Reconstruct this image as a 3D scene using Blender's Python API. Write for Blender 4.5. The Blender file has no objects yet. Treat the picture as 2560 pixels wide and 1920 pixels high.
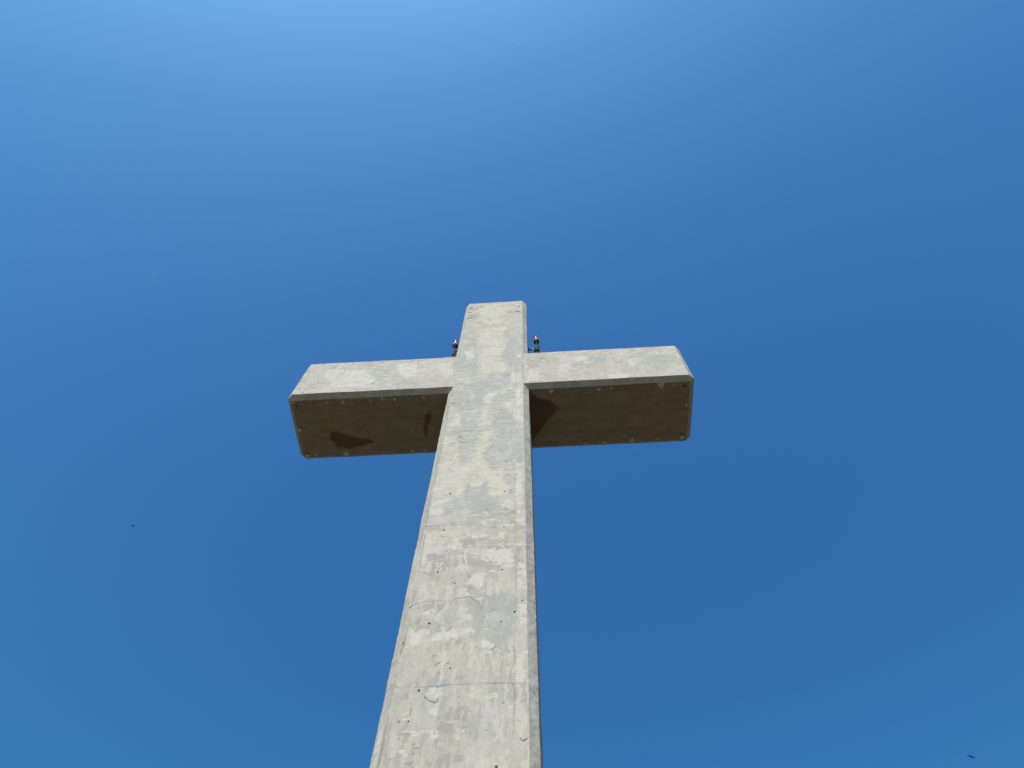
import bpy, math, random
import numpy as np
from mathutils import Matrix, Vector

SC = bpy.context.scene
COL = SC.collection
R = math.radians

# ------------------------------------------------------------------ camera
EYE = Vector((1.4109, -8.7409, 1.6))
RIGHT = Vector((0.9980603, 0.0613479, 0.0105863))
UP = Vector((0.0500561, -0.8919106, 0.4494329))
FWD = Vector((-0.0370138, 0.4480312, 0.8932514))
cam_data = bpy.data.cameras.new('camera')
cam_data.sensor_width = 36.0
cam_data.lens = 36.0 * 1682.63 / 2560.0
cam_data.clip_start = 0.1
cam_data.clip_end = 20000.0
cam = bpy.data.objects.new('camera', cam_data)
COL.objects.link(cam)
cam.matrix_world = Matrix(((RIGHT.x, UP.x, -FWD.x, EYE.x), (RIGHT.y, UP.y, -FWD.y, EYE.y),
                           (RIGHT.z, UP.z, -FWD.z, EYE.z), (0, 0, 0, 1)))
SC.camera = cam

# ------------------------------------------------------------------ sky, sun, exposure
SUN_EL, SUN_AZ = R(53), R(192)          # azimuth clockwise from +Y: high, behind the viewer, a touch to the left
world = bpy.data.worlds.new('World')
SC.world = world
world.use_nodes = True
wn, wl = world.node_tree.nodes, world.node_tree.links
bg = wn['Background']
sky = wn.new('ShaderNodeTexSky')
sky.sky_type = 'NISHITA'
sky.sun_disc = False
sky.sun_elevation = SUN_EL
sky.sun_rotation = SUN_AZ
sky.altitude = 280.0
sky.air_density = 1.6
sky.dust_density = 6.0
sky.ozone_density = 6.0
hsv = wn.new('ShaderNodeHueSaturation')      # the camera's rendering of blue: a little more saturated, cool white balance
hsv.inputs['Saturation'].default_value = 1.18
wb = wn.new('ShaderNodeMix'); wb.data_type = 'RGBA'; wb.blend_type = 'MULTIPLY'
wb.inputs['Factor'].default_value = 1.0
wb.inputs['B'].default_value = (.350, .728, .945, 1)
wl.new(sky.outputs[0], hsv.inputs['Color'])
wl.new(hsv.outputs[0], wb.inputs['A'])
wl.new(wb.outputs['Result'], bg.inputs[0])
bg.inputs[1].default_value = 0.15

sd = bpy.data.lights.new('sun', 'SUN')
sd.energy = 5.0
sd.angle = R(0.53)
sd.color = (1.0, 0.93, 0.83)
sun = bpy.data.objects.new('sun', sd)
COL.objects.link(sun)
to_sun = Vector((math.sin(SUN_AZ) * math.cos(SUN_EL), math.cos(SUN_AZ) * math.cos(SUN_EL), math.sin(SUN_EL)))
sun.rotation_euler = to_sun.to_track_quat('Z', 'Y').to_euler()
sun.location = to_sun * 60

vs = SC.view_settings
vs.view_transform = 'Standard'
vs.look = 'None'
vs.exposure = 0.0
vs.gamma = 1.0
SC.display_settings.display_device = 'sRGB'

# ------------------------------------------------------------------ where paint, dark patches and damage sit on the concrete, in metres
# GREY / WARM / CREAM / PALE: outlines (x, z) on the front face; HOLES (x, z, radius); CRACKS and SEAMS (width, line);
# DARK_PATCHES: outlines (x, y) of darker patches on the arm undersides; CHIPS and DARKHOLES (x, y, radius) there
GREY = [
  [(0.104,16.443),(0.188,17.027),(0.121,17.617),(0.313,17.925),(0.771,17.102),(0.795,16.754),(1.008,16.649),(1.02,14.995),(0.788,14.909),(0.595,14.89),(0.405,14.768),(0.276,14.643),(0.192,14.82),(0.128,14.964),(0.039,15.184),(0.029,15.402),(0.121,15.58),(0.157,15.92),(0.156,16.195)],
  [(-0.732,17.383),(-0.114,17.412),(-0.054,17.094),(-0.166,16.76),(-0.065,16.459),(-0.13,16.102),(-0.151,15.754),(-0.172,15.419),(-0.198,15.204),(-0.386,15.077),(-0.516,15.23),(-0.586,15.603),(-0.638,15.991),(-0.746,16.278),(-1.006,16.261),(-1.059,16.469),(-0.597,16.508),(-0.598,16.801),(-0.684,17.068)],
  [(-1.02,18.605),(-0.048,18.911),(-0.09,18.307),(0.036,18.05),(0.005,17.721),(-0.216,17.651),(-0.477,17.539),(-0.803,17.71),(-0.98,17.916)],
  [(0.138,18.382),(0.759,18.719),(0.832,18.063),(0.447,18.007),(0.198,17.985)],
  [(-0.329,14.039),(-0.245,14.159),(-0.158,13.963),(-0.014,14.015),(0.105,14.228),(0.201,14.157),(0.2,13.752),(0.317,13.534),(0.466,13.29),(0.783,13.238),(0.803,12.929),(0.446,12.79),(-0.05,12.824),(-0.759,13.036),(-0.642,13.456),(-0.602,13.6),(-0.394,13.705)],
  [(0.528,14.456),(0.625,14.252),(0.59,14.158),(0.513,14.293)],
  [(0.016,10.625),(0.182,10.616),(0.553,10.71),(0.845,10.582),(0.982,10.519),(0.887,10.395),(0.848,9.957),(0.875,9.788),(0.722,9.647),(0.473,9.467),(0.216,9.542),(0.114,9.74),(0.169,9.904),(0.117,10.113),(0.069,10.437)],
  [(-0.455,10.354),(-0.214,10.396),(-0.169,10.179),(-0.175,10.092),(-0.342,10.031),(-0.378,9.863),(-0.629,9.775),(-0.655,9.876),(-0.627,9.976),(-0.626,10.184),(-0.442,10.228)],
  [(0.127,9.595),(0.279,9.716),(0.627,9.718),(0.803,9.405),(0.579,9.345),(0.326,9.339),(0.179,9.45)],
  [(-0.545,8.859),(-0.414,8.902),(-0.189,8.829),(-0.192,8.719),(-0.306,8.661),(-0.303,8.754),(-0.475,8.73),(-0.568,8.625),(-0.524,8.486),(-0.425,8.32),(-0.348,8.217),(-0.433,8.177),(-0.55,8.281),(-0.643,8.536),(-0.617,8.688)],
  [(-0.306,8.419),(-0.245,8.582),(-0.064,8.636),(-0.02,8.588),(-0.174,8.534),(-0.195,8.356),(-0.155,8.21),(-0.3,8.13)],
  [(0.21,8.297),(0.376,8.335),(0.527,8.073),(0.56,7.827),(0.377,7.793),(0.249,7.891),(0.208,8.126)],
  [(0.409,8.742),(0.756,8.76),(0.812,8.466),(0.552,8.446),(0.431,8.556)],
  [(-1.046,23.062),(-0.645,23.376),(-0.519,22.809),(-0.483,21.395),(-0.297,20.352),(-0.504,19.666),(-1.017,19.497),(-1.096,21.156),(-1.102,22.593)],
  [(0.395,23.229),(0.957,23.525),(1.018,21.205),(0.952,20.058),(0.455,20.262),(0.36,20.77),(0.446,21.819)],
  [(-0.977,19.269),(-0.178,19.629),(0.504,19.874),(0.749,19.752),(0.562,18.794),(-0.012,18.604),(-0.765,18.354),(-1.12,18.474)],
  [(-0.984,24.872),(-0.62,24.611),(-0.748,23.515),(-0.979,23.422)],
  [(-3.641,20.754),(-2.979,20.832),(-2.984,20.066),(-3.236,19.657),(-3.712,19.783),(-3.685,20.297)],
  [(2.834,20.704),(3.386,20.832),(3.593,20.289),(3.02,19.801),(2.514,19.983)],
  [(4.361,21.043),(5.313,21.055),(5.644,20.037),(5.253,19.359),(4.395,19.518),(4.78,20.143)],
]
WARM = [
  [(-0.261,12.411),(0.404,12.202),(0.697,12.23),(0.732,11.859),(0.52,11.895),(0.28,11.865),(-0.194,11.939),(-0.264,12.244),(-0.417,12.397)],
  [(-0.638,12.104),(-0.398,12.182),(-0.399,12.02),(-0.624,11.965)],
  [(-0.884,11.846),(-0.586,11.895),(-0.063,11.796),(0.174,11.585),(0.561,11.497),(0.593,11.39),(0.334,11.3),(0.111,11.375),(-0.02,11.155),(-0.065,11.178),(0.006,11.423),(-0.248,11.481),(-0.381,11.32),(-0.524,11.286),(-0.576,10.965),(-0.744,11.054),(-0.9,11.266),(-0.898,11.476),(-0.839,11.601),(-0.886,11.735)],
  [(-1.026,12.732),(-0.772,12.766),(-0.54,12.7),(-0.659,12.608),(-0.981,12.629)],
  [(-0.065,11.178),(0.115,11.312),(0.106,11.21),(-0.019,11.135)],
  [(-0.285,10.891),(-0.004,10.915),(0.146,10.77),(-0.19,10.769)],
  [(0.352,11.196),(0.583,11.183),(0.556,11.103),(0.356,11.114)],
  [(-0.999,10.436),(-0.764,10.535),(-0.389,10.515),(-0.32,10.365),(-0.479,10.319),(-0.914,10.323)],
  [(-0.987,10.167),(-0.651,10.168),(-0.615,9.874),(-0.973,9.891)],
  [(-0.573,9.739),(-0.476,9.801),(-0.394,9.764),(-0.488,9.678)],
  [(-0.425,9.57),(-0.051,9.699),(0.102,9.725),(0.154,9.513),(-0.29,9.501)],
  [(0.802,12.636),(0.928,12.602),(0.897,12.408),(0.803,12.463)],
  [(0.838,11.853),(0.897,12.147),(0.943,12.167),(0.898,11.542),(0.855,11.459)],
  [(0.021,8.407),(0.153,8.372),(0.217,8.197),(0.2,8.057),(0.128,7.841),(-0.029,7.663),(-0.306,7.633),(-0.324,8.006),(-0.281,8.186),(-0.165,8.311)],
  [(-0.475,9.568),(-0.292,9.614),(0.097,9.615),(0.135,9.47),(-0.221,9.468),(-0.449,9.46)],
  [(-0.809,8.806),(-0.64,8.959),(-0.601,9.089),(-0.569,9.055),(-0.601,8.877),(-0.698,8.785)],
  [(-1.009,8.626),(-0.785,8.648),(-0.741,8.525),(-0.859,8.439),(-0.98,8.534)],
  [(-0.917,8.309),(-0.817,8.334),(-0.771,8.203),(-0.893,8.165)],
  [(-0.85,7.982),(-0.518,8.04),(-0.436,7.996),(-0.673,7.895),(-0.74,7.843),(-0.854,7.928)],
  [(-0.997,7.746),(-0.827,7.767),(-0.83,7.637),(-0.93,7.513)],
  [(0.041,9.013),(0.16,9.074),(0.19,9.04),(0.07,8.996)],
  [(-0.151,9.005),(-0.027,9.0),(-0.005,8.901),(-0.081,8.84),(-0.142,8.907)],
  [(0.454,8.947),(0.586,9.09),(0.601,9.056),(0.487,8.818)],
  [(0.669,9.07),(0.792,9.115),(0.809,8.805),(0.702,8.809)],
  [(0.483,8.216),(0.559,8.256),(0.561,8.199),(0.498,8.172)],
  [(0.816,8.063),(0.74,8.094),(0.691,8.067),(0.792,7.981)],
  [(-0.456,7.574),(-0.273,7.671),(0.138,7.71),(0.127,7.531),(-0.08,7.444),(-0.392,7.453)],
  [(-0.649,7.567),(-0.579,7.591),(-0.542,7.501),(-0.635,7.479)],
  [(0.018,9.13),(0.085,9.161),(0.096,9.11),(0.036,9.08)],
  [(0.166,9.208),(0.207,9.224),(0.211,9.156),(0.169,9.158)],
  [(-0.833,9.548),(-0.647,9.558),(-0.623,9.486),(-0.796,9.493)],
  [(-0.538,15.019),(-0.298,14.929),(-0.329,14.828),(-0.49,14.91)],
  [(-0.768,14.761),(-0.67,14.753),(-0.677,14.618),(-0.754,14.624)],
  [(-0.185,14.68),(-0.088,14.672),(-0.122,14.59)],
  [(-0.889,13.592),(-0.672,13.576),(-0.693,13.43),(-0.873,13.443)],
  [(0.556,13.226),(0.818,13.265),(0.838,12.763),(0.667,12.829)],
  [(-0.982,12.725),(-0.388,12.765),(0.161,12.702),(0.132,12.598),(-0.886,12.639)],
  [(-0.076,14.454),(0.038,14.445),(0.041,14.379),(-0.072,14.388)],
  [(0.686,13.9),(0.814,13.89),(0.798,13.617),(0.671,13.687)],
  [(-5.956,19.676),(-5.744,21.005),(-5.528,19.772),(-5.647,19.293)],
  [(-5.878,19.527),(-5.098,19.867),(-5.173,19.311),(-5.56,19.215)],
  [(-4.019,21.281),(-3.802,21.586),(-3.679,20.602)],
  [(1.078,20.792),(1.816,20.897),(1.935,20.492),(1.415,19.992),(1.152,20.023)],
  [(2.184,20.655),(2.545,20.417),(2.359,20.002),(2.006,20.293)],
  [(5.137,20.099),(5.492,20.181),(5.481,19.871),(5.143,19.851)],
]
CREAM = [
  [(-1.004,16.241),(-0.658,16.23),(-0.605,15.833),(-0.608,15.383),(-0.502,15.051),(-0.293,14.859),(-0.198,15.204),(-0.14,15.565),(0.016,16.089),(-0.048,16.335),(0.129,16.339),(0.176,15.688),(0.032,15.329),(0.068,15.004),(0.211,14.818),(0.239,14.612),(0.522,14.724),(0.567,14.387),(0.626,14.188),(0.704,13.96),(0.653,13.718),(0.261,13.597),(0.196,13.844),(0.201,14.157),(0.105,14.228),(-0.014,14.015),(-0.158,13.963),(-0.245,14.159),(-0.347,14.04),(-0.317,13.882),(-0.431,13.708),(-0.608,13.661),(-1.038,13.783),(-1.017,14.578),(-1.015,15.455),(-1.029,16.183)],
  [(-0.102,18.558),(0.107,18.586),(0.08,18.094),(-0.012,18.103)],
  [(-0.123,17.595),(0.023,17.813),(0.166,17.029),(0.176,16.77),(-0.08,16.752),(-0.137,17.015)],
  [(-1.068,12.561),(-0.646,12.485),(-0.655,12.269),(-0.612,11.852),(-0.884,11.604),(-0.939,11.564),(-1.031,11.922)],
  [(-0.68,25.685),(0.136,25.853),(0.464,24.723),(0.145,23.77),(-0.391,23.977)],
  [(-0.478,23.352),(0.153,23.514),(0.483,23.593),(0.267,22.762),(0.426,21.711),(0.312,20.981),(0.5,20.064),(0.545,19.823),(-0.146,19.81),(-0.308,20.551),(-0.274,21.583),(-0.446,22.331)],
  [(0.134,8.659),(0.331,8.698),(0.391,8.558),(0.318,8.455),(0.077,8.524)],
  [(0.196,7.747),(0.747,7.69),(0.775,7.436),(0.253,7.44)],
]
PALE = [
  [(-0.173,10.394),(0.001,10.44),(0.093,10.273),(0.091,10.097),(-0.029,10.102),(-0.151,10.126)],
  [(-0.994,10.309),(-0.477,10.301),(-0.398,10.191),(-0.487,10.142),(-0.655,10.203),(-0.97,10.236)],
  [(-0.988,9.908),(-0.646,9.909),(-0.655,9.776),(-0.376,9.846),(-0.2,9.922),(0.143,9.906),(0.178,9.754),(-0.179,9.688),(-0.357,9.664),(-0.687,9.614),(-0.936,9.561)],
  [(-0.267,12.484),(0.051,12.439),(0.368,12.346),(0.355,12.276),(-0.101,12.353)],
  [(0.309,11.885),(0.687,11.885),(0.764,11.702),(0.812,11.293),(0.576,11.475),(0.187,11.605),(0.225,11.757)],
  [(-0.501,12.283),(-0.266,12.268),(-0.223,11.918),(-0.483,11.934)],
  [(0.899,11.435),(0.986,11.451),(1.039,10.761),(0.886,10.769)],
  [(0.207,11.224),(0.308,11.219),(0.212,10.844),(-0.065,10.977),(-0.045,11.096)],
  [(0.9,10.394),(1.008,10.407),(1.032,9.948),(0.927,9.97)],
  [(-0.51,10.108),(-0.429,10.104),(-0.41,10.052)],
  [(0.452,10.426),(0.561,10.393),(0.453,10.39)],
  [(0.165,9.981),(0.217,9.996),(0.205,9.971)],
  [(0.472,17.909),(0.72,17.979),(0.7,17.651),(0.59,17.569),(0.499,17.671)],
  [(-0.998,17.871),(-0.88,17.811),(-0.913,17.675),(-0.99,17.66)],
  [(-0.996,17.364),(-0.713,17.426),(-0.62,16.804),(-0.937,16.749)],
  [(0.728,17.106),(0.788,17.876),(0.992,18.192),(1.008,16.691),(0.859,16.748)],
  [(0.806,15.013),(0.961,14.826),(0.998,14.418),(0.976,13.486),(0.872,12.788),(0.82,12.928),(0.849,14.107)],
  [(0.872,12.654),(0.888,13.202),(0.991,12.78),(0.989,12.541)],
  [(-0.66,17.603),(-0.567,17.548),(-0.582,17.459)],
  [(0.569,13.427),(0.781,13.5),(0.784,13.153),(0.557,13.169)],
  [(-1.017,13.601),(-0.672,13.576),(-0.694,13.088),(-0.987,13.052)],
  [(-0.888,21.554),(-0.54,21.618),(-0.523,20.981),(-0.794,20.861)],
  [(0.667,19.855),(0.992,19.817),(0.97,19.139),(0.674,19.172)],
  [(0.776,18.771),(0.969,18.75),(0.893,17.862),(0.782,17.873)],
  [(0.781,21.235),(0.932,21.216),(0.911,20.804),(0.783,20.922)],
  [(-0.589,19.137),(-0.544,19.045),(-0.58,19.006)],
  [(-0.047,18.524),(0.22,18.579),(0.129,17.941),(-0.059,17.96)],
  [(0.199,9.592),(0.312,9.641),(0.515,9.596),(0.517,9.542),(0.45,9.429),(0.363,9.474),(0.292,9.463),(0.219,9.501)],
  [(-0.473,8.714),(-0.306,8.661),(-0.271,8.583),(-0.318,8.524),(-0.378,8.474),(-0.477,8.53),(-0.511,8.592)],
  [(-0.033,7.982),(0.118,7.977),(0.151,7.867),(0.032,7.805),(-0.037,7.887)],
  [(0.846,9.386),(1.0,9.379),(1.01,8.813),(0.849,8.803)],
  [(-0.42,8.277),(-0.355,8.391),(-0.336,8.45),(-0.342,8.274),(-0.361,8.217)],
  [(-0.995,8.781),(-0.561,8.772),(-0.558,8.748),(-0.99,8.75)],
  [(-0.454,8.038),(-0.338,8.02),(-0.274,7.895),(-0.369,7.858)],
  [(-5.149,20.699),(-3.921,20.477),(-3.461,19.827),(-3.738,19.292),(-4.586,19.385),(-5.11,20.162)],
  [(-2.979,20.832),(-2.304,20.829),(-2.233,19.832),(-2.76,19.893)],
  [(-1.697,20.521),(-1.23,20.857),(-1.139,19.852),(-1.385,19.735)],
  [(1.152,19.962),(1.467,19.985),(1.523,19.154),(1.144,19.197)],
  [(2.563,20.673),(3.107,20.736),(2.689,20.21)],
  [(4.215,20.212),(4.398,20.38),(4.435,19.936),(4.255,19.775)],
  [(2.111,20.28),(2.475,20.173),(2.332,19.583),(2.086,19.791)],
  [(3.489,19.389),(4.186,19.308),(4.055,19.093),(3.506,19.099)],
]
HOLES = [
  (-0.641,12.54,0.026),
  (0.593,12.536,0.026),
  (-0.627,11.296,0.026),
  (0.585,11.292,0.026),
  (-0.642,10.042,0.026),
  (0.599,10.034,0.026),
  (1.017,12.309,0.016),
  (-0.268,10.976,0.016),
  (0.96,10.488,0.016),
  (-1.075,11.038,0.016),
  (-1.027,9.63,0.016),
  (-0.384,11.045,0.016),
  (0.824,10.236,0.03),
  (-0.616,16.198,0.03),
  (-0.634,14.992,0.03),
  (0.582,14.986,0.03),
  (-0.624,13.774,0.03),
  (0.587,13.763,0.03),
  (0.06,17.282,0.018),
  (0.078,17.099,0.018),
  (0.401,15.755,0.018),
  (0.217,13.151,0.018),
  (0.529,16.234,0.018),
  (-0.634,8.692,0.03),
  (-0.714,8.17,0.018),
  (-0.345,8.735,0.018),
  (-1.033,9.63,0.018),
  (-0.185,9.084,0.018),
  (0.603,7.435,0.03),
  (0.588,21.102,0.03),
  (0.579,19.601,0.03),
  (0.584,18.631,0.03),
  (1.543,19.586,0.03),
  (1.525,21.078,0.022),
  (-0.604,23.08,0.022),
  (-0.614,24.075,0.022),
  (-0.602,22.096,0.022),
  (-0.403,25.693,0.022),
  (0.692,25.58,0.022),
  (0.865,25.458,0.06),
  (-5.36,21.023,0.03),
  (-4.414,21.037,0.03),
  (-3.464,21.042,0.03),
  (-2.529,21.057,0.03),
  (-3.48,19.543,0.03),
  (-2.533,19.557,0.03),
  (-1.563,21.051,0.02),
  (-4.439,19.544,0.02),
  (-5.38,19.556,0.02),
  (-5.293,19.547,0.02),
  (-1.574,19.563,0.02),
  (1.548,19.585,0.032),
  (2.509,19.58,0.032),
  (3.47,19.55,0.032),
  (1.526,21.074,0.02),
  (2.489,21.066,0.02),
  (3.903,20.377,0.02),
  (5.012,20.529,0.02),
  (4.42,19.575,0.02),
  (4.388,21.039,0.02),
]
CRACKS = [
  (0.016,[(-1.196,10.209),(-1.138,10.271),(-1.085,10.368),(-1.027,10.437),(-0.94,10.507)]),
  (0.008,[(-0.94,10.507),(-0.766,10.553),(-0.588,10.567),(-0.392,10.541),(-0.258,10.583),(-0.122,10.61),(0.016,10.625)]),
  (0.008,[(0.016,10.625),(0.104,10.546),(0.161,10.506),(0.237,10.355)]),
  (0.009,[(-0.662,12.329),(-0.568,12.335),(-0.503,12.307),(-0.467,12.257)]),
  (0.008,[(0.314,12.532),(0.392,12.559),(0.455,12.547)]),
  (0.009,[(0.427,10.346),(0.463,10.299),(0.497,10.288)]),
  (0.008,[(0.391,10.249),(0.417,10.274),(0.443,10.3)]),
  (0.008,[(-0.352,11.003),(-0.31,11.014),(-0.268,10.976)]),
  (0.01,[(-0.337,9.844),(-0.289,9.892),(-0.254,9.941)]),
  (0.007,[(0.807,10.246),(0.847,10.226),(0.847,10.262)]),
  (0.016,[(-0.53,8.58),(-0.5,8.553),(-0.47,8.527),(-0.426,8.495),(-0.399,8.485),(-0.37,8.466),(-0.342,8.48),(-0.324,8.524)]),
  (0.01,[(-0.559,9.308),(-0.503,9.314),(-0.479,9.348),(-0.428,9.337)]),
  (0.012,[(-0.434,9.141),(-0.408,9.162),(-0.385,9.201),(-0.35,9.205)]),
  (0.011,[(-0.287,9.135),(-0.256,9.167),(-0.225,9.208)]),
  (0.009,[(-0.392,9.015),(-0.351,9.02)]),
  (0.009,[(-0.382,8.982),(-0.324,8.96)]),
  (0.016,[(0.92,7.855),(0.935,7.821),(0.963,7.805),(0.99,7.824),(1.027,7.845)]),
  (0.007,[(0.516,8.568),(0.561,8.578),(0.601,8.577)]),
  (0.009,[(0.191,9.489),(0.264,9.455),(0.321,9.444),(0.37,9.466),(0.421,9.425),(0.464,9.416),(0.531,9.541)]),
  (0.007,[(-0.875,9.253),(-0.802,9.131),(-0.773,9.127)]),
  (0.007,[(-0.575,7.732),(-0.529,7.757),(-0.485,7.703)]),
  (0.006,[(-0.745,8.51),(-0.714,8.389),(-0.714,8.258)]),
  (0.007,[(0.43,7.987),(0.48,7.999)]),
  (0.007,[(-0.679,7.531),(-0.614,7.497),(-0.57,7.527)]),
  (0.02,[(-1.007,18.086),(-0.943,18.017),(-0.9,18.041),(-0.842,18.035)]),
  (0.011,[(-0.752,17.636),(-0.663,17.641),(-0.602,17.575)]),
  (0.01,[(0.766,16.423),(0.86,16.373),(0.923,16.4),(0.965,16.445)]),
  (0.012,[(-0.552,15.936),(-0.468,15.917),(-0.394,15.891)]),
  (0.01,[(-0.695,15.696),(-0.644,15.691)]),
  (0.008,[(0.808,14.701),(0.847,14.647),(0.904,14.609),(0.961,14.504)]),
  (0.009,[(0.361,12.557),(0.445,12.551)]),
  (0.018,[(-0.971,19.197),(-0.893,19.215),(-0.832,19.2),(-0.774,19.215)]),
  (0.02,[(-0.996,18.057),(-0.925,18.01),(-0.853,18.042)]),
  (0.012,[(-0.137,18.016),(-0.514,18.047),(-0.744,18.09)]),
  (0.012,[(0.667,19.855),(0.83,19.86)]),
  (0.012,[(0.485,23.447),(0.603,23.45)]),
  (0.052,[(-0.999,25.457),(-0.92,25.415),(-0.788,25.337),(-0.716,25.413),(-0.672,25.537),(-0.622,25.566)]),
  (0.052,[(-0.984,25.622),(-0.91,25.662),(-0.875,25.51),(-0.964,25.509)]),
  (0.052,[(-0.991,25.154),(-0.93,25.18),(-0.876,25.137),(-0.909,25.057),(-0.974,25.095)]),
  (0.052,[(-0.994,24.839),(-0.934,24.865),(-0.853,24.783)]),
  (0.052,[(-0.983,24.563),(-0.916,24.601),(-0.84,24.576),(-0.77,24.647)]),
  (0.052,[(-0.983,24.495),(-0.885,24.501)]),
  (0.052,[(0.468,24.932),(0.61,24.938),(0.735,24.905),(0.834,24.932),(0.934,24.875)]),
  (0.052,[(0.759,24.958),(0.834,25.017),(0.896,24.937)]),
  (0.052,[(-0.599,25.599),(-0.475,25.69)]),
  (0.052,[(-0.831,24.815),(-0.659,24.858)]),
  (0.016,[(-5.219,19.595),(-5.219,19.773),(-5.202,19.952)]),
  (0.018,[(-5.54,19.145),(-5.474,19.084),(-5.385,19.047)]),
  (0.012,[(-4.652,19.518),(-4.556,19.521)]),
  (0.014,[(-4.507,20.921),(-4.388,20.922)]),
  (0.01,[(-5.845,19.523),(-5.797,20.019),(-5.761,20.237)]),
  (0.018,[(3.97,20.148),(4.028,20.091)]),
  (0.02,[(4.399,19.607),(4.439,19.537)]),
  (0.01,[(3.476,19.838),(3.559,19.767)]),
  (0.01,[(3.806,18.193),(3.823,18.139)]),
]
SEAMS = [
  (0.008,[(-1.057,22.895),(-0.519,22.821),(0.033,22.853),(0.679,22.872),(0.99,22.841)]),
  (0.008,[(-1.037,16.467),(-0.573,16.473),(-0.003,16.474),(0.777,16.413),(1.007,16.482)]),
  (0.009,[(-1.084,12.686),(-0.443,12.689),(0.196,12.689),(0.674,12.682),(1.039,12.675)]),
  (0.01,[(-1.041,8.772),(-0.559,8.756),(-0.13,8.779),(0.407,8.789),(0.836,8.783),(1.037,8.785)]),
  (0.006,[(0.788,14.874),(0.805,14.11),(0.815,13.208),(0.816,12.503)]),
  (0.007,[(0.82,12.659),(0.838,11.808),(0.851,10.771),(0.835,10.043),(0.826,9.453)]),
  (0.008,[(0.827,9.618),(0.836,9.18),(0.836,8.804)]),
  (0.006,[(0.836,8.772),(0.83,8.175),(0.818,7.899)]),
  (0.008,[(-1.02,17.502),(-1.021,16.103),(-1.025,14.816),(-1.038,13.783),(-1.02,12.624)]),
  (0.008,[(-1.028,12.885),(-0.999,12.15),(-0.99,11.068),(-1.013,10.346)]),
  (0.012,[(-1.004,10.238),(-1.009,9.96),(-1.011,9.629),(-1.022,9.535)]),
  (0.01,[(-1.03,9.702),(-1.032,9.174),(-1.044,8.752),(-1.047,8.387)]),
  (0.016,[(-1.04,8.27),(-1.036,7.961),(-1.036,7.695),(-1.049,7.473)]),
  (0.008,[(1.009,21.18),(1.01,20.196),(1.005,19.069)]),
  (0.005,[(-1.106,21.582),(-1.098,20.547),(-1.036,19.364)]),
  (0.006,[(0.804,20.076),(0.793,19.071),(0.792,17.798)]),
]
DARK_PATCHES = [
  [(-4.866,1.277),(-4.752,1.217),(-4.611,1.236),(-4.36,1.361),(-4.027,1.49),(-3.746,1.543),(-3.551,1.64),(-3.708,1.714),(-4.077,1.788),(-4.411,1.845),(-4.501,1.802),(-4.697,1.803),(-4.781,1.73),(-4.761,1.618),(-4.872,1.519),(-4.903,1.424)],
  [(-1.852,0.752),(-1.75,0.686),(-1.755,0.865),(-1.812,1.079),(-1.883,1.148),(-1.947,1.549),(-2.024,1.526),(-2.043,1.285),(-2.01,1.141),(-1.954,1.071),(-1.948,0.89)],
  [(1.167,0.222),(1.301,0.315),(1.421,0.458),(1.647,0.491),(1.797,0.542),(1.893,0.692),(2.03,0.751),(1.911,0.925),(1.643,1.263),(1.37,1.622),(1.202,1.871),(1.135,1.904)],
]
CHIPS = [
  (-5.252,0.218,0.06),
  (-4.737,0.236,0.06),
  (-4.284,0.251,0.06),
  (-3.492,0.242,0.06),
  (-2.764,0.24,0.06),
  (-2.374,0.238,0.06),
  (-1.906,0.229,0.06),
  (-5.762,0.196,0.06),
  (-5.406,2.05,0.06),
  (-4.024,2.064,0.06),
  (-2.484,2.057,0.06),
  (-2.074,2.079,0.06),
  (-5.762,1.117,0.06),
  (-3.1,0.232,0.1),
  (-5.683,2.043,0.1),
  (-4.494,2.039,0.1),
  (1.802,0.24,0.07),
  (3.199,0.251,0.07),
  (5.737,0.929,0.07),
  (5.675,2.016,0.07),
  (3.355,2.059,0.07),
  (4.177,2.04,0.07),
  (2.594,0.262,0.05),
  (3.541,0.248,0.05),
  (5.342,0.217,0.05),
  (5.775,0.235,0.05),
  (2.8,2.075,0.05),
  (4.94,2.031,0.05),
  (4.967,0.19,0.12),
]
DARKHOLES = [
  (-5.661,0.319,0.045),
  (-5.65,1.956,0.05),
  (5.622,0.283,0.05),
  (5.656,1.904,0.06),
]

# ------------------------------------------------------------------ noise
_rng = np.random.RandomState(7)
_PERM = _rng.permutation(4096)
_VAL = _rng.rand(4096) * 2 - 1

def vnoise(p):
    """smooth value noise, p is (n,3), result in -1..1"""
    i = np.floor(p).astype(np.int64)
    f = p - i
    f = f * f * f * (f * (f * 6 - 15) + 10)
    def h(dx, dy, dz):
        a = _PERM[(i[:, 0] + dx) & 4095]
        a = _PERM[(a + i[:, 1] + dy) & 4095]
        a = _PERM[(a + i[:, 2] + dz) & 4095]
        return _VAL[a]
    def mix(a, b, t): return a + (b - a) * t
    x00 = mix(h(0, 0, 0), h(1, 0, 0), f[:, 0]); x10 = mix(h(0, 1, 0), h(1, 1, 0), f[:, 0])
    x01 = mix(h(0, 0, 1), h(1, 0, 1), f[:, 0]); x11 = mix(h(0, 1, 1), h(1, 1, 1), f[:, 0])
    return mix(mix(x00, x10, f[:, 1]), mix(x01, x11, f[:, 1]), f[:, 2])

def fbm(p, scale, octaves=4, seed=0.0, gain=0.5):
    out = np.zeros(len(p)); a = 1.0; s = scale; tot = 0
    for k in range(octaves):
        out += a * vnoise(p * s + seed + 17.3 * k)
        tot += a; a *= gain; s *= 2.03
    return out / tot

def sstep(a, b, x):
    t = np.clip((x - a) / (b - a), 0, 1)
    return t * t * (3 - 2 * t)

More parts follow.
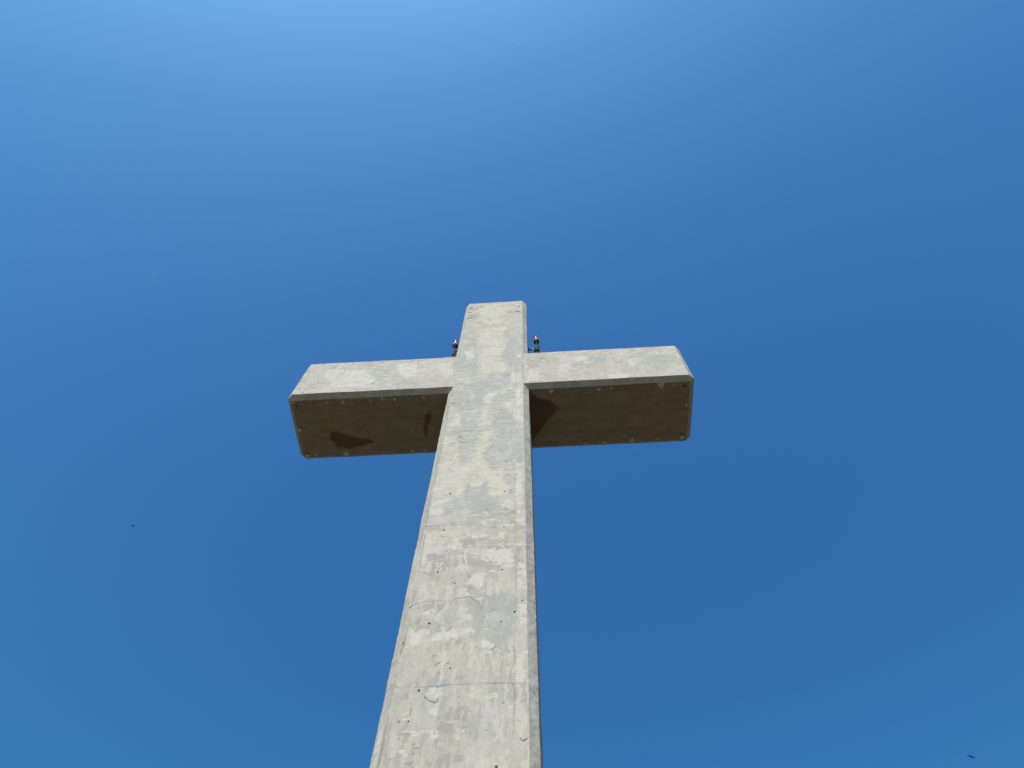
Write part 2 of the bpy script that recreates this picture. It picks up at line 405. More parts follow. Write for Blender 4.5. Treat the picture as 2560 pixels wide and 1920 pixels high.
def seg_dist(a, b, line, closed=False):
    d = np.full(len(a), 1e9)
    n = len(line)
    for k in range(n if closed else n - 1):
        x0, y0 = line[k]; x1, y1 = line[(k + 1) % n]
        dx, dy = x1 - x0, y1 - y0
        L = dx * dx + dy * dy + 1e-12
        t = np.clip(((a - x0) * dx + (b - y0) * dy) / L, 0, 1)
        d = np.minimum(d, np.hypot(a - x0 - t * dx, b - y0 - t * dy))
    return d

def inside(a, b, poly):
    r = np.zeros(len(a), bool)
    n = len(poly)
    for k in range(n):
        x0, y0 = poly[k]; x1, y1 = poly[(k + 1) % n]
        c = ((y0 > b) != (y1 > b))
        if y0 != y1:
            r ^= c & (a < (x1 - x0) * (b - y0) / (y1 - y0) + x0)
    return r

def paint_polys(a, b, polys, soft, reach=0.3):
    m = np.zeros(len(a))
    for poly in polys:
        xs = [q[0] for q in poly]; ys = [q[1] for q in poly]
        w = np.where((a > min(xs) - reach) & (a < max(xs) + reach) & (b > min(ys) - reach) & (b < max(ys) + reach))[0]
        if not len(w): continue
        A, B_ = a[w], b[w]
        d = seg_dist(A, B_, poly, True)
        s = np.where(inside(A, B_, poly), d, -d)
        m[w] = np.maximum(m[w], sstep(-soft[w], soft[w], s))
    return m

def paint_lines(a, b, lines, boost=1.0, tail=1.6):
    m = np.zeros(len(a))
    for wd, line in lines:
        xs = [q[0] for q in line]; ys = [q[1] for q in line]
        w = np.where((a > min(xs) - .1) & (a < max(xs) + .1) & (b > min(ys) - .1) & (b < max(ys) + .1))[0]
        if not len(w): continue
        d = seg_dist(a[w], b[w], line)
        m[w] = np.maximum(m[w], boost * (1 - sstep(wd * 0.5, wd * tail, d)))
    return m

def paint_dots(a, b, dots, ragged):
    m = np.zeros(len(a))
    for x, y, r in dots:
        w = np.where((np.abs(a - x) < r * 2.2) & (np.abs(b - y) < r * 2.2))[0]
        if not len(w): continue
        d = np.hypot(a[w] - x, b[w] - y) + ragged[w] * r
        m[w] = np.maximum(m[w], 1 - sstep(r * 0.7, r * 1.15, d))
    return m

# ------------------------------------------------------------------ materials
def new_mat(name):
    m = bpy.data.materials.new(name)
    m.use_nodes = True
    nt = m.node_tree
    return m, nt, nt.nodes['Principled BSDF']

def simple(name, col, rough=0.6, metal=0.0, var=0.25, scale=30.0, trans=0.0, ior=1.5, spec=.5):
    m, nt, p = new_mat(name)
    tc = nt.nodes.new('ShaderNodeTexCoord')
    no = nt.nodes.new('ShaderNodeTexNoise'); no.inputs['Scale'].default_value = scale; no.inputs['Detail'].default_value = 6
    nt.links.new(tc.outputs['Object'], no.inputs['Vector'])
    mx = nt.nodes.new('ShaderNodeMix'); mx.data_type = 'RGBA'
    mx.inputs['A'].default_value = (*[c * (1 - var) for c in col], 1)
    mx.inputs['B'].default_value = (*[min(1, c * (1 + var)) for c in col], 1)
    nt.links.new(no.outputs['Fac'], mx.inputs['Factor'])
    nt.links.new(mx.outputs['Result'], p.inputs['Base Color'])
    p.inputs['Roughness'].default_value = rough
    p.inputs['Specular IOR Level'].default_value = spec
    p.inputs['Metallic'].default_value = metal
    p.inputs['Transmission Weight'].default_value = trans
    p.inputs['IOR'].default_value = ior
    return m

def concrete():
    m, nt, p = new_mat('weathered_concrete')
    N, L = nt.nodes.new, nt.links.new
    tc = N('ShaderNodeTexCoord')
    def attr(n):
        a = N('ShaderNodeAttribute'); a.attribute_name = n
        return a.outputs['Fac']
    def noise(scale, detail=6, rough=.6, vec=None):
        n = N('ShaderNodeTexNoise'); n.inputs['Scale'].default_value = scale
        n.inputs['Detail'].default_value = detail; n.inputs['Roughness'].default_value = rough
        L(vec or tc.outputs['Object'], n.inputs['Vector'])
        return n.outputs['Fac']
    def remap(v, a, b, c=0.0, d=1.0):
        r = N('ShaderNodeMapRange'); r.inputs[1].default_value = a; r.inputs[2].default_value = b
        r.inputs[3].default_value = c; r.inputs[4].default_value = d
        L(v, r.inputs[0]); return r.outputs[0]
    def mix(fac, A, B, kind='MIX'):
        x = N('ShaderNodeMix'); x.data_type = 'RGBA'; x.blend_type = kind
        if isinstance(fac, float): x.inputs['Factor'].default_value = fac
        else: L(fac, x.inputs['Factor'])
        for nm, v in (('A', A), ('B', B)):
            if isinstance(v, tuple): x.inputs[nm].default_value = (*v, 1)
            else: L(v, x.inputs[nm])
        return x.outputs['Result']
    def math_(op, a, b):
        x = N('ShaderNodeMath'); x.operation = op
        for k, v in enumerate((a, b)):
            if isinstance(v, float): x.inputs[k].default_value = v
            else: L(v, x.inputs[k])
        return x.outputs[0]
    def stretched(sx, sy, sz):
        mp = N('ShaderNodeMapping'); mp.inputs['Scale'].default_value = (sx, sy, sz)
        L(tc.outputs['Object'], mp.inputs['Vector']); return mp.outputs['Vector']
    c = mix(remap(noise(1.3, 5), .35, .65), K_BASE_A, K_BASE_B)
    c = mix(attr('cream'), c, K_CREAM)
    c = mix(attr('grey'), c, K_GREY)
    c = mix(attr('warm'), c, K_WARM)
    c = mix(attr('pale'), c, K_PALE)
    # trowel strokes across, rain streaks down, and fine grain
    sep = N('ShaderNodeSeparateXYZ'); L(tc.outputs['Object'], sep.inputs[0])
    low = remap(math_('ADD', sep.outputs[2], math_('MULTIPLY', noise(.6, 3), 4.0)), 14.5, 11.5)
    high = math_('SUBTRACT', 1.0, low)
    c = mix(math_('MULTIPLY', high, .5), c, mix(remap(noise(1.0, 6, .7, stretched(1.6, 3, 10)), .36, .64), (.88, .88, .885), (1.09, 1.09, 1.08)), 'MULTIPLY')
    c = mix(math_('MULTIPLY', low, .5), c, mix(remap(noise(1.0, 6, .7, stretched(11, 6, 1.7)), .36, .64), (.88, .875, .87), (1.08, 1.08, 1.08)), 'MULTIPLY')
    c = mix(.5, c, mix(remap(noise(28, 4), .3, .7), (.86, .86, .86), (1.1, 1.1, 1.1)), 'MULTIPLY')
    c = mix(attr('soot'), c, K_SOOT)
    c = mix(attr('grime_tone'), c, K_GRIME_TONE)
    c = mix(attr('dark_patch'), c, mix(1.0, c, K_DARK_PATCH, 'MULTIPLY'))  # underside colour multiplied darker inside the patch outlines
    c = mix(attr('chip'), c, K_CHIP)
    c = mix(attr('line'), c, K_LINE)
    c = mix(attr('dark'), c, (.03, .028, .025))
    L(c, p.inputs['Base Color'])
    p.inputs['Roughness'].default_value = .92
    p.inputs['Specular IOR Level'].default_value = .25
    b1 = N('ShaderNodeBump'); b1.inputs['Strength'].default_value = .10; b1.inputs['Distance'].default_value = .02
    L(math_('ADD', noise(3.5, 8, .65), math_('MULTIPLY', noise(40, 4), .35)), b1.inputs['Height'])
    L(b1.outputs['Normal'], p.inputs['Normal'])
    return m

K_BASE_A, K_BASE_B = (.412, .368, .313), (.448, .402, .346)
K_CREAM, K_GREY = (.522, .462, .380), (.366, .345, .314)
K_WARM, K_PALE = (.356, .316, .272), (.530, .477, .412)
K_SOOT, K_CHIP, K_GRIME_TONE = (.29, .27, .235), (.52, .50, .43), (.172, .148, .110)
K_DARK_PATCH, K_LINE = (.52, .43, .34), (.22, .20, .175)
CONCRETE = concrete()

# ------------------------------------------------------------------ the concrete cross
ZB, AH, TOP = 18.9057, 2.3853, 7.3074      # underside of the arms, their height, head of the shaft above ZB
ZT, ZH = ZB + AH, ZB + TOP
X, DEPTH, CH = 5.94, 2.2341, 0.1458        # half span, thickness, width of the bevels
def wid(z): return 1.1671 - 0.0026 * (z - ZB)

class Sheets:
    """patches of fine grid, later one mesh"""
    def __init__(self): self.v = []; self.f = []; self.n = 0
    def quad(self, p00, p10, p11, p01, step=.03, flip=False):
        P = [np.array(q, float) for q in (p00, p10, p11, p01)]
        nu = max(1, int(math.ceil(max(np.linalg.norm(P[1] - P[0]), np.linalg.norm(P[2] - P[3])) / step)))
        nv = max(1, int(math.ceil(max(np.linalg.norm(P[3] - P[0]), np.linalg.norm(P[2] - P[1])) / step)))
        u = np.linspace(0, 1, nu + 1)[None, :, None]; v = np.linspace(0, 1, nv + 1)[:, None, None]
        g = (P[0] * (1 - u) + P[1] * u) * (1 - v) + (P[3] * (1 - u) + P[2] * u) * v
        self.v.append(g.reshape(-1, 3))
        i = np.arange((nu + 1) * (nv + 1)).reshape(nv + 1, nu + 1) + self.n
        q = np.stack([i[:-1, :-1], i[:-1, 1:], i[1:, 1:], i[1:, :-1]], -1).reshape(-1, 4)
        self.f.append(q[:, ::-1] if flip else q)
        self.n += (nu + 1) * (nv + 1)
    def tri(self, a, b, c, step=.03, flip=False): self.quad(a, b, c, c, step, flip)

def finish(name, sh, parent):
    v = np.concatenate(sh.v); f = np.concatenate(sh.f)
    x, y, z = v[:, 0].copy(), v[:, 1].copy(), v[:, 2].copy()
    front = y < 1e-4
    under = (np.abs(z - ZB) < 1e-4)
    # wandering outlines: two sizes of warp
    w1 = fbm(v, 2.2, 3, 3.1); w2 = fbm(v, 2.2, 3, 41.7)
    w3 = fbm(v, 11, 4, 9.9, .6); w4 = fbm(v, 11, 4, 77.0, .6)
    w5 = fbm(v, 22, 1, 19.0); w6 = fbm(v, 22, 1, 119.0)
    a = x + .05 * w1 + .075 * w3 + .045 * w5
    b = z + .06 * w2 + .08 * w4 + .05 * w6
    A = {k: np.zeros(len(v)) for k in ('cream', 'grey', 'warm', 'pale', 'soot', 'grime_tone', 'dark_patch', 'chip', 'line', 'dark')}
    fi = np.where(front)[0]
    if len(fi):
        aa, bb = a[fi], b[fi]
        soft = .014 + .035 * np.clip(w1[fi] + .3, 0, 1)
        br = .30 + .70 * sstep(-.30, .02, fbm(v[fi] * np.array([.8, 1, 1]), 5, 3, 5.5, .66))
        A['cream'][fi] = paint_polys(aa, bb, CREAM, soft * 1.4) * br * .9
        A['grey'][fi] = paint_polys(aa, bb, GREY, soft) * np.clip(br + .1, 0, 1)
        A['warm'][fi] = paint_polys(aa, bb, WARM, soft * 1.2) * br
        A['pale'][fi] = paint_polys(aa, bb, PALE, soft) * br
        # scattered wear below the arms that has no outline of its own
        st = v[fi] * np.array([1.6, 1, .75])
        A['warm'][fi] = np.maximum(A['warm'][fi], sstep(.16, .42, fbm(st, 2.6, 4, 12.0, .62)) * .40)
        A['pale'][fi] = np.maximum(A['pale'][fi], sstep(.16, .40, fbm(st, 2.9, 4, 55.0, .62)) * .40)
        # brush and trowel drag: level strokes up high, runs down the lower shaft
        lowz = sstep(13.5, 10.5, z[fi] + .8 * w1[fi])
        q = v[fi] + np.stack([.045 * w3[fi], 0 * w3[fi], .045 * w4[fi]], 1)
        up_s = fbm(q * np.array([.9, 1, 2.6]), 7.0, 3, 33.0, .66); dn_s = fbm(q * np.array([2.2, 1, .45]), 7.0, 3, 53.0, .66)
        drag = up_s * (1 - lowz) + dn_s * lowz
        up_t = fbm(q * np.array([1, 1, 2.2]), 5.0, 3, 233.0, .66); dn_t = fbm(q * np.array([2.2, 1, .42]), 6.0, 3, 253.0, .66)
        drag2 = up_t * (1 - lowz) + dn_t * lowz
        where1 = sstep(-.25, .25, fbm(v[fi], 1.1, 3, 61.0)); where2 = sstep(-.25, .25, fbm(v[fi], 1.2, 3, 161.0))
        A['pale'][fi] = np.maximum(A['pale'][fi], sstep(.12, .26, drag) * (.14 + .5 * where1))
        A['warm'][fi] = np.maximum(A['warm'][fi] * (1 - .6 * sstep(.14, .26, drag)), sstep(.10, .26, drag2) * (.16 + .55 * where2) * (1 - .8 * A['grey'][fi]))
        fl = sstep(.40, .47, fbm(v[fi] * np.array([.6, 1, 1.5]), 9.0, 3, 77.0)) * (.3 + .7 * where2)
        A['pale'][fi] = np.maximum(A['pale'][fi], fl)
        pit = sstep(.72, .78, fbm(v[fi], 21.0, 2, 177.0)) * .5 * where2
        c2 = .012 * fbm(v[fi], 20, 2, 8.0); c3 = .012 * fbm(v[fi], 20, 2, 28.0)
        A['line'][fi] = paint_lines(x[fi] + c2, z[fi] + c3, SEAMS, 1.0, 2.2) * np.clip(.48 + .9 * fbm(v[fi], 3, 3, 2.2), .08, .85)
        dk = paint_lines(x[fi] + c2, z[fi] + c3, [(q[0] * .5, q[1]) for q in CRACKS], 1.0, 1.8) * np.clip(.75 + .7 * fbm(v[fi], 14, 2, 4.4), .15, 1)
        hl = paint_dots(x[fi], z[fi], [(q[0], q[1], q[2] * .68) for q in HOLES], .5 * fbm(v[fi], 25, 2, 6.0))
        A['dark'][fi] = np.maximum(np.maximum(dk * .80, hl * .9), pit)
        y[fi] += .015 * np.maximum(dk * .3, hl)
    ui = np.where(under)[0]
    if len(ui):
        A['dark_patch'][ui] = paint_polys(x[ui] + .025 * w1[ui] + .02 * w3[ui], y[ui] + .025 * w2[ui] + .02 * w4[ui], DARK_PATCHES, .025 + .05 * np.clip(w1[ui] + .4, 0, 1))
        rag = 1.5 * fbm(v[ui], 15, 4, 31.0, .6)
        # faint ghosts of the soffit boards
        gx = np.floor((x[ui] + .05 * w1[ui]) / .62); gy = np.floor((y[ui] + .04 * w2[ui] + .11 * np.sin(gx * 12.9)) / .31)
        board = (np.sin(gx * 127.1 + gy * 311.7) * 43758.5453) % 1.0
        A['grime_tone'][ui] = np.clip(A['grime_tone'][ui] - .10 * board + .10 * fbm(v[ui], 1.1, 3, 190.0), .5, 1)
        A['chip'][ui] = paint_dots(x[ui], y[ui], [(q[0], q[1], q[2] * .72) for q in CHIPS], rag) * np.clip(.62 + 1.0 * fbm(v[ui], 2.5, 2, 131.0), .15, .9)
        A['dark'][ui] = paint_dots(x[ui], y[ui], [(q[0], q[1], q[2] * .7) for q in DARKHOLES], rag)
        A['grime_tone'][ui] = np.clip(.90 + .20 * fbm(v[ui] * np.array([1, 2.6, 1]), 2.6, 4, 90.0, .7), .6, 1)
    # bevels: streaked and a little dirtier, with a paler tone standing in for sunlight
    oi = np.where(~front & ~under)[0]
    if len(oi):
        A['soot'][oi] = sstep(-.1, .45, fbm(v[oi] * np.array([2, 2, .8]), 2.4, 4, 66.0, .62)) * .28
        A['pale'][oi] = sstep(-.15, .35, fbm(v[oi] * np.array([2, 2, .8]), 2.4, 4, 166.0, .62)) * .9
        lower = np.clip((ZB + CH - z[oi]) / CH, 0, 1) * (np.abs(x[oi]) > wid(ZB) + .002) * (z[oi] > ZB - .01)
        A['grime_tone'][oi] = (lower > 0) * np.where(y[oi] < CH + .001, .28, .55)      # lower bevels of the arms, darkened by a flat amount per side
        for zz in (23.95, 16.3, 12.35, 10.3, 8.75):        # pour joints run round the bevels, sagging
            A['line'][oi] = np.maximum(A['line'][oi], (1 - sstep(.004, .022, np.abs(z[oi] - zz + .9 * y[oi] + .02 * w1[oi]))) * .55 * (np.abs(x[oi]) < 1.4))
    # hand-cast unevenness shared by every patch, so that edges still meet
    v2 = np.stack([x, y, z], 1)
    lo = np.stack([fbm(v, .9, 2, s) for s in (1.0, 21.0, 51.0)], 1) * .010
    ax = np.abs(v[:, 0]); wz = wid(v[:, 2]); out = ax > wz
    band = (v[:, 2] > ZB) & (v[:, 2] < ZT)
    dz = np.minimum(np.abs(v[:, 2] - ZB - CH), np.abs(ZT - CH - v[:, 2]))
    d = np.where(out, np.minimum(dz, np.abs(X - CH - ax)), np.where(band, .5, np.minimum(np.abs(wz - CH - ax), np.abs(ZH - CH - v[:, 2]))))
    d = np.where(under, np.minimum(np.minimum(np.abs(v[:, 1] - CH), np.abs(DEPTH - CH - v[:, 1])), np.abs(X - CH - ax)), d)
    d = np.where(front | under, d, 0)
    arris = .0008 + .0085 * np.exp(-d / .02)               # worn arrises, flat faces
    hi = np.stack([fbm(v, 8, 4, s, .65) for s in (11.0, 31.0, 71.0)], 1) * arris[:, None]
    v2 = v2 + lo + hi
    me = bpy.data.meshes.new(name)
    me.vertices.add(len(v2)); me.vertices.foreach_set('co', v2.astype(np.float32).ravel())
    me.loops.add(f.size); me.loops.foreach_set('vertex_index', f.astype(np.int32).ravel())
    me.polygons.add(len(f)); me.polygons.foreach_set('loop_start', np.arange(0, f.size, 4, dtype=np.int32))
    me.polygons.foreach_set('loop_total', np.full(len(f), 4, np.int32))
    me.update(calc_edges=True); me.validate()
    for k, val in A.items():
        at = me.attributes.new(k, 'FLOAT', 'POINT')
        at.data.foreach_set('value', val.astype(np.float32))
    me.polygons.foreach_set('use_smooth', np.ones(len(me.polygons), bool))
    me.materials.append(CONCRETE)
    o = bpy.data.objects.new(name, me); COL.objects.link(o); o.parent = parent
    return o

def empty(name, loc, label, cat, group=None):
    o = bpy.data.objects.new(name, None); COL.objects.link(o)
    o.location = loc; o.empty_display_size = .3
    o['label'] = label; o['category'] = cat
    if group: o['group'] = group
    return o

def shaft_sheets():
    s = Sheets(); c = CH; D = DEPTH
    FI, CO = .016, .12
    LOW = 5.0
    zs = [(0.0, LOW, CO), (LOW, 14.0, .011), (14.0, ZB + c, FI), (ZB + c, ZT - c, FI), (ZT - c, ZH - c, FI)]
    for z0, z1, st in zs:                                  # front and back faces
        for yy, fl, step in ((0, False, st), (D, True, CO)):
            s.quad((-(wid(z0) - c), yy, z0), (wid(z0) - c, yy, z0), (wid(z1) - c, yy, z1), (-(wid(z1) - c), yy, z1), step, fl)
    for sx in (-1, 1):
        fl = sx < 0
        for yf, yo, flb, fine in ((0, c, fl, True), (D, D - c, not fl, False)):   # bevels of the shaft, mitred at the arms
            f1 = FI * 1.3 if fine else CO
            for (za, zb_, zc, zd, st) in ((0, LOW, LOW, 0, CO), (LOW, ZB + c, ZB, LOW, f1), (ZT - c, ZH - c, ZH - c, ZT, f1)):
                s.quad((sx * (wid(za) - c), yf, za), (sx * wid(zd), yo, zd), (sx * wid(zc), yo, zc), (sx * (wid(zb_) - c), yf, zb_), st, flb)
        for z0, z1 in ((0, LOW), (LOW, ZB), (ZT, ZH - c)):   # sides
            s.quad((sx * wid(z0), c, z0), (sx * wid(z0), D - c, z0), (sx * wid(z1), D - c, z1), (sx * wid(z1), c, z1), .06, fl)
        wt = wid(ZH)
        s.quad((sx * wt, c, ZH - c), (sx * wt, D - c, ZH - c), (sx * (wt - c), D - c, ZH), (sx * (wt - c), c, ZH), .05, fl)
        s.tri((sx * (wt - c), 0, ZH - c), (sx * wt, c, ZH - c), (sx * (wt - c), c, ZH), .03, fl)
        s.tri((sx * (wt - c), D, ZH - c), (sx * wt, D - c, ZH - c), (sx * (wt - c), D - c, ZH), .03, not fl)
    wt = wid(ZH)
    s.quad((-(wt - c), 0, ZH - c), (wt - c, 0, ZH - c), (wt - c, c, ZH), (-(wt - c), c, ZH), .03)
    s.quad((-(wt - c), D, ZH - c), (wt - c, D, ZH - c), (wt - c, D - c, ZH), (-(wt - c), D - c, ZH), .06, True)
    s.quad((-(wt - c), c, ZH), (wt - c, c, ZH), (wt - c, D - c, ZH), (-(wt - c), D - c, ZH), .06)
    return s

def arm_sheets(sx):
    s = Sheets(); c = CH; D = DEPTH; fl = sx < 0
    FI = .02
    b0, b1 = ZB + c, ZT - c
    xi0, xi1 = wid(b0) - c, wid(b1) - c
    xo = X - c
    P = lambda x, y, z: (sx * x, y, z)
    s.quad(P(xi0, 0, b0), P(xo, 0, b0), P(xo, 0, b1), P(xi1, 0, b1), FI, fl)                       # front
    s.quad(P(xi0, D, b0), P(xo, D, b0), P(xo, D, b1), P(xi1, D, b1), .12, not fl)
    s.quad(P(wid(ZB), c, ZB), P(xo, c, ZB), P(xo, 0, b0), P(xi0, 0, b0), .025, fl)                 # bevels, lower
    s.quad(P(wid(ZB), D - c, ZB), P(xo, D - c, ZB), P(xo, D, b0), P(xi0, D, b0), .04, not fl)
    s.quad(P(wid(ZT), c, ZT), P(xo, c, ZT), P(xo, 0, b1), P(xi1, 0, b1), .04, not fl)              # bevels, upper
    s.quad(P(wid(ZT), D - c, ZT), P(xo, D - c, ZT), P(xo, D, b1), P(xi1, D, b1), .12, fl)
    s.quad(P(wid(ZB), c, ZB), P(xo, c, ZB), P(xo, D - c, ZB), P(wid(ZB), D - c, ZB), FI, not fl)   # underside
    s.quad(P(wid(ZT), c, ZT), P(xo, c, ZT), P(xo, D - c, ZT), P(wid(ZT), D - c, ZT), .12, fl)      # top
    s.quad(P(X, c, b0), P(X, D - c, b0), P(X, D - c, b1), P(X, c, b1), .06, fl)                    # end
    s.quad(P(xo, 0, b0), P(X, c, b0), P(X, c, b1), P(xo, 0, b1), .025, fl)
    s.quad(P(xo, D, b0), P(X, D - c, b0), P(X, D - c, b1), P(xo, D, b1), .06, not fl)
    s.quad(P(xo, c, ZB), P(X, c, b0), P(X, D - c, b0), P(xo, D - c, ZB), .025, not fl)
    s.quad(P(xo, c, ZT), P(X, c, b1), P(X, D - c, b1), P(xo, D - c, ZT), .04, fl)
    for yf, yo, k in ((0, c, fl), (D, D - c, not fl)):
        s.tri(P(xo, yf, b0), P(X, yo, b0), P(xo, yo, ZB), .03, not k)
        s.tri(P(xo, yf, b1), P(X, yo, b1), P(xo, yo, ZT), .03, k)
    return s

cross = empty('concrete_cross', (0, 0, 0), 'huge weathered grey cross with two dark undersides against the blue sky', 'cross')
finish('shaft', shaft_sheets(), cross)
finish('arm', arm_sheets(-1), cross)['label'] = 'left concrete arm with a dark wing-shaped patch underneath'
finish('arm', arm_sheets(1), cross)['label'] = 'right concrete arm with a dark triangle underneath beside the shaft'

# ------------------------------------------------------------------ small meshes
def mesh_obj(name, verts, faces, mat, parent=None, smooth=True):
    me = bpy.data.meshes.new(name); me.from_pydata([tuple(q) for q in verts], [], faces)
    me.update()
    me.polygons.foreach_set('use_smooth', np.full(len(me.polygons), smooth))
    me.materials.append(mat)
    o = bpy.data.objects.new(name, me); COL.objects.link(o)
    if parent: o.parent = parent
    return o

class MB:
    def __init__(self): self.v = []; self.f = []
    def lathe(self, prof, n=28, axis='Z', at=(0, 0, 0)):
        o = len(self.v)
        for r, h in prof:
            for k in range(n):
                a = 2 * math.pi * k / n
                q = (r * math.cos(a), r * math.sin(a), h)
                if axis == 'X': q = (q[2], q[0], q[1])
                if axis == 'Y': q = (q[1], q[2], q[0])
                self.v.append((q[0] + at[0], q[1] + at[1], q[2] + at[2]))
        for j in range(len(prof) - 1):
            for k in range(n):
                a = o + j * n + k; b = o + j * n + (k + 1) % n
                self.f.append((a, b, b + n, a + n))
        self.f.append(tuple(o + k for k in range(n))[::-1])
        self.f.append(tuple(o + (len(prof) - 1) * n + k for k in range(n)))
        return self
    def box(self, c, s, bev=.006):
        o = len(self.v)
        hx, hy, hz = [d / 2 for d in s]
        pts = [(-hx + bev, -hy), (hx - bev, -hy), (hx, -hy + bev), (hx, hy - bev), (hx - bev, hy), (-hx + bev, hy), (-hx, hy - bev), (-hx, -hy + bev)]
        for z, k in ((-hz, .9), (-hz + bev, 1), (hz - bev, 1), (hz, .9)):
            for px, py in pts: self.v.append((c[0] + px * k, c[1] + py * k, c[2] + z))
        for j in range(3):
            for k in range(8):
                a = o + j * 8 + k; b = o + j * 8 + (k + 1) % 8
                self.f.append((a, b, b + 8, a + 8))
        self.f.append(tuple(o + k for k in range(8))[::-1]); self.f.append(tuple(o + 24 + k for k in range(8)))
        return self
    def build(self, name, mat, parent=None, smooth=True): return mesh_obj(name, self.v, self.f, mat, parent, smooth)

RED = simple('red_glass', (.55, .035, .06), .12, 0, .15, 12, .25)
PALE = simple('white_enamel', (.70, .68, .66), .38, 0, .12, 25)
DARK = simple('dark_bronze_metal', (.028, .024, .018), .8, 0, .35, 18, spec=.2)
STEEL = simple('galvanised_steel', (.40, .40, .39), .42, .7, .2, 30)

# ------------------------------------------------------------------ obstruction lamps above the arms
def lamp(loc, side, label):
    """side +1: the wall plate is on the lamp's -X side; loc is on top of the arm under the lamp"""
    t = empty('obstruction_lamp', loc, label, 'warning lamp', 'red warning lamps beside the head of the cross')
    H = LAMP_H
    d = MB().lathe([(.080, H - .27), (.084, H - .19), (.084, H - .09), (.072, H - .03), (.045, H - .008), (.006, H)], 32).build('lens', RED, t)
    for z in (.185, .10):                                  # ribs of the glass
        MB().lathe([(.0835, H - z - .008), (.087, H - z), (.0835, H - z + .008)], 32).build('lens_rib', RED, d)
    MB().lathe([(.097, H - .36), (.101, H - .34), (.096, H - .31), (.088, H - .285), (.084, H - .27)], 32).build('collar', PALE, t)
    MB().lathe([(.036, H - .66), (.038, H - .60), (.052, H - .54), (.085, H - .50), (.099, H - .46), (.101, H - .38), (.094, H - .361)], 32).build('housing', DARK, t)
    w = 1.0 if side > 0 else .72
    b = MB().lathe([(.070 * w, H - 1.30), (.085 * w, H - 1.26), (.088 * w, H - 1.02), (.072 * w, H - .97), (.060 * w, H - .93), (.040, H - .88), (.036, H - .66)], 28)
    b.box((.070, .0, H - .90), (.06, .08, .14))
    bx = b.build('junction_box', DARK, t)
    MB().lathe([(.022, .0), (.022, .028)], 14, 'Y', (.080, -.02, H - .99)).build('cable_gland', STEEL, bx)
    MB().lathe([(.11, 0), (.11, .018), (.042, .022), (.04, .05), (.04, H - 1.30)], 24).build('post', DARK, t)
    L = LAMP_REACH[0 if side < 0 else 1]
    br = MB()
    prof = [(.021, -L + .02), (.021, -.085)]
    br.lathe(prof if side > 0 else [(r, -h) for r, h in prof[::-1]], 16, 'X', (0, 0, H - 1.09)).build('bracket', DARK, t)
    MB().lathe(([(.03, -.17), (.03, -.10)]), 16, 'X', (0 if side > 0 else .27, 0, H - 1.09)).build('clamp', STEEL, t)
    pl = MB().box((-side * (L - .008), 0, H - 1.09), (.022, .16, .30)).build('wall_plate', DARK, t)
    for dz in (-.11, .11):
        MB().lathe([(.016, 0), (.016, .02), (.01, .024)], 6, 'X', (-side * (L - .02) - (0 if side > 0 else .024), 0, H - 1.09 + dz)).build('bolt', STEEL, pl)
    return t

LAMP_Y = .60
LAMP_H = 23.86 - ZT
xr, xl = 1.466, -1.405
LAMP_REACH = (abs(xl) - wid(22.5), xr - wid(22.5))
lamp((xr, LAMP_Y, ZT), 1, 'red capped warning lamp on a dark bracket, clear of the cross head on its right')
lamp((xl, LAMP_Y, ZT), -1, 'red capped warning lamp half hidden behind the left edge of the cross head')

# ------------------------------------------------------------------ birds
FEATHER = simple('dark_feathers', (.007, .007, .009), .9, 0, .4, 40, spec=.1)
WHITE_FEATHER = simple('white_feathers', (.8, .8, .78), .7, 0, .06, 40)

def bird(loc, span_axis, fwd_axis, span, label, mat, raise_=.10):
    """one continuous skin: body rings joined to two swept wings and a forked tail"""
    v = []; f = []; n = 10
    rings = [(-.50, .004, .002), (-.44, .060, .008), (-.30, .036, .020), (-.12, .075, .065), (.06, .092, .085), (.20, .080, .075), (.28, .058, .056), (.35, .055, .054), (.41, .040, .040), (.45, .014, .014), (.50, .004, .004)]
    for y, rx, rz in rings:
        for k in range(n):
            a = 2 * math.pi * k / n
            v.append((rx * math.cos(a), y, rz * math.sin(a)))
    for j in range(len(rings) - 1):
        for k in range(n):
            a = j * n + k; b = j * n + (k + 1) % n
            f.append((a, b, b + n, a + n))
    f.append(tuple(range(n))[::-1]); f.append(tuple((len(rings) - 1) * n + k for k in range(n)))
    for sx in (-1, 1):
        st = [(.05, .26, -.22, .040), (.30, .34, -.16, .030), (.55, .32, -.12, .020), (.80, .18, -.10, .012), (1.0, -.02, -.12, .004)]
        o = len(v)
        for d, y1, y0, th in st:
            zz = raise_ * d - .10 * d * d
            v += [(sx * d, y1, zz), (sx * d, (y0 + y1) / 2 + .04, zz + th), (sx * d, y0, zz), (sx * d, (y0 + y1) / 2 + .04, zz - th)]
        for j in range(len(st) - 1):
            for k in range(4):
                a = o + j * 4 + k; b = o + j * 4 + (k + 1) % 4
                f.append((a, b, b + 4, a + 4))
        f.append((o, o + 1, o + 2, o + 3)); e = o + (len(st) - 1) * 4; f.append((e, e + 1, e + 2, e + 3))
    o = mesh_obj('bird', v, f, mat)
    sxv = Vector(span_axis).normalized()
    fw = Vector(fwd_axis); fw = (fw - fw.dot(sxv) * sxv).normalized()
    up = sxv.cross(fw)
    s = span / 2
    o.matrix_world = Matrix(((sxv.x * s, fw.x * s, up.x * s, loc[0]), (sxv.y * s, fw.y * s, up.y * s, loc[1]), (sxv.z * s, fw.z * s, up.z * s, loc[2]), (0, 0, 0, 1)))
    o['label'] = label; o['category'] = 'bird'
    return o

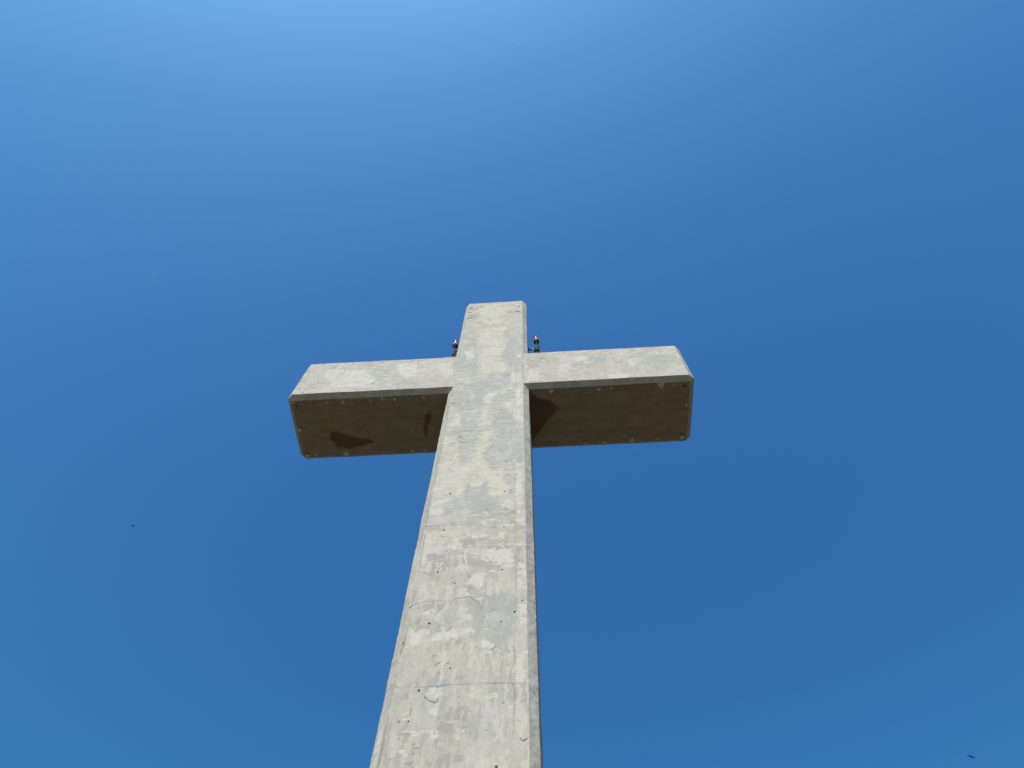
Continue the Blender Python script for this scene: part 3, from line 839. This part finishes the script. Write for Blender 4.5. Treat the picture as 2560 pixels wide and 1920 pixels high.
bird((19.004, 19.334, 20.209), (.93, .22, -.30), (-.36, -.08, -.66), .31, 'dark bird gliding with spread wings low on the right, the biggest bird in the sky', FEATHER)['group'] = 'birds in the sky'
bird((-50.8, 42.8, 69.5), (1, .05, .02), (-.25, -.35, .55), .50, 'tiny dark bird seen as a speck in the sky left of the shaft', FEATHER)['group'] = 'birds in the sky'
bird((-57.1, 19.4, 102.5), (1, .1, .05), (-.1, -.75, .5), .34, 'tiny pale bird seen as a white fleck high on the left above the arm', WHITE_FEATHER)['group'] = 'birds in the sky'

# ------------------------------------------------------------------ the hilltop
def hilltop():
    rad = [0, 3, 6, 10, 15, 22, 32, 48, 80, 150, 300, 700, 1800, 5000, 9000]
    n = 64; v = [(0, 0, 0)]; f = []
    rnd = random.Random(4)
    for r in rad[1:]:
        h = 0 if r < 20 else -min(.16 * (r - 20), 240)
        for k in range(n):
            a = 2 * math.pi * k / n
            v.append((r * math.cos(a), r * math.sin(a), h + (rnd.uniform(-.05, .05) if 3 < r < 40 else 0) * (r / 10)))
    for k in range(n): f.append((0, 1 + k, 1 + (k + 1) % n))
    for j in range(len(rad) - 2):
        for k in range(n):
            a = 1 + j * n + k; b = 1 + j * n + (k + 1) % n
            f.append((a, a + n, b + n, b))
    m, nt, p = new_mat('bare_brown_earth')
    tc = nt.nodes.new('ShaderNodeTexCoord')
    no = nt.nodes.new('ShaderNodeTexNoise'); no.inputs['Scale'].default_value = .35; no.inputs['Detail'].default_value = 10
    nt.links.new(tc.outputs['Object'], no.inputs['Vector'])
    mx = nt.nodes.new('ShaderNodeMix'); mx.data_type = 'RGBA'
    mx.inputs['A'].default_value = (*[c * .7 for c in K_EARTH], 1); mx.inputs['B'].default_value = (*[c * 1.3 for c in K_EARTH], 1)
    nt.links.new(no.outputs['Fac'], mx.inputs['Factor']); nt.links.new(mx.outputs['Result'], p.inputs['Base Color'])
    p.inputs['Roughness'].default_value = .95
    o = mesh_obj('ground', v, f, m, None, True)
    o['kind'] = 'structure'; o['label'] = 'bare brown earth of the hilltop'
K_EARTH = (.13, .094, .052)
hilltop()
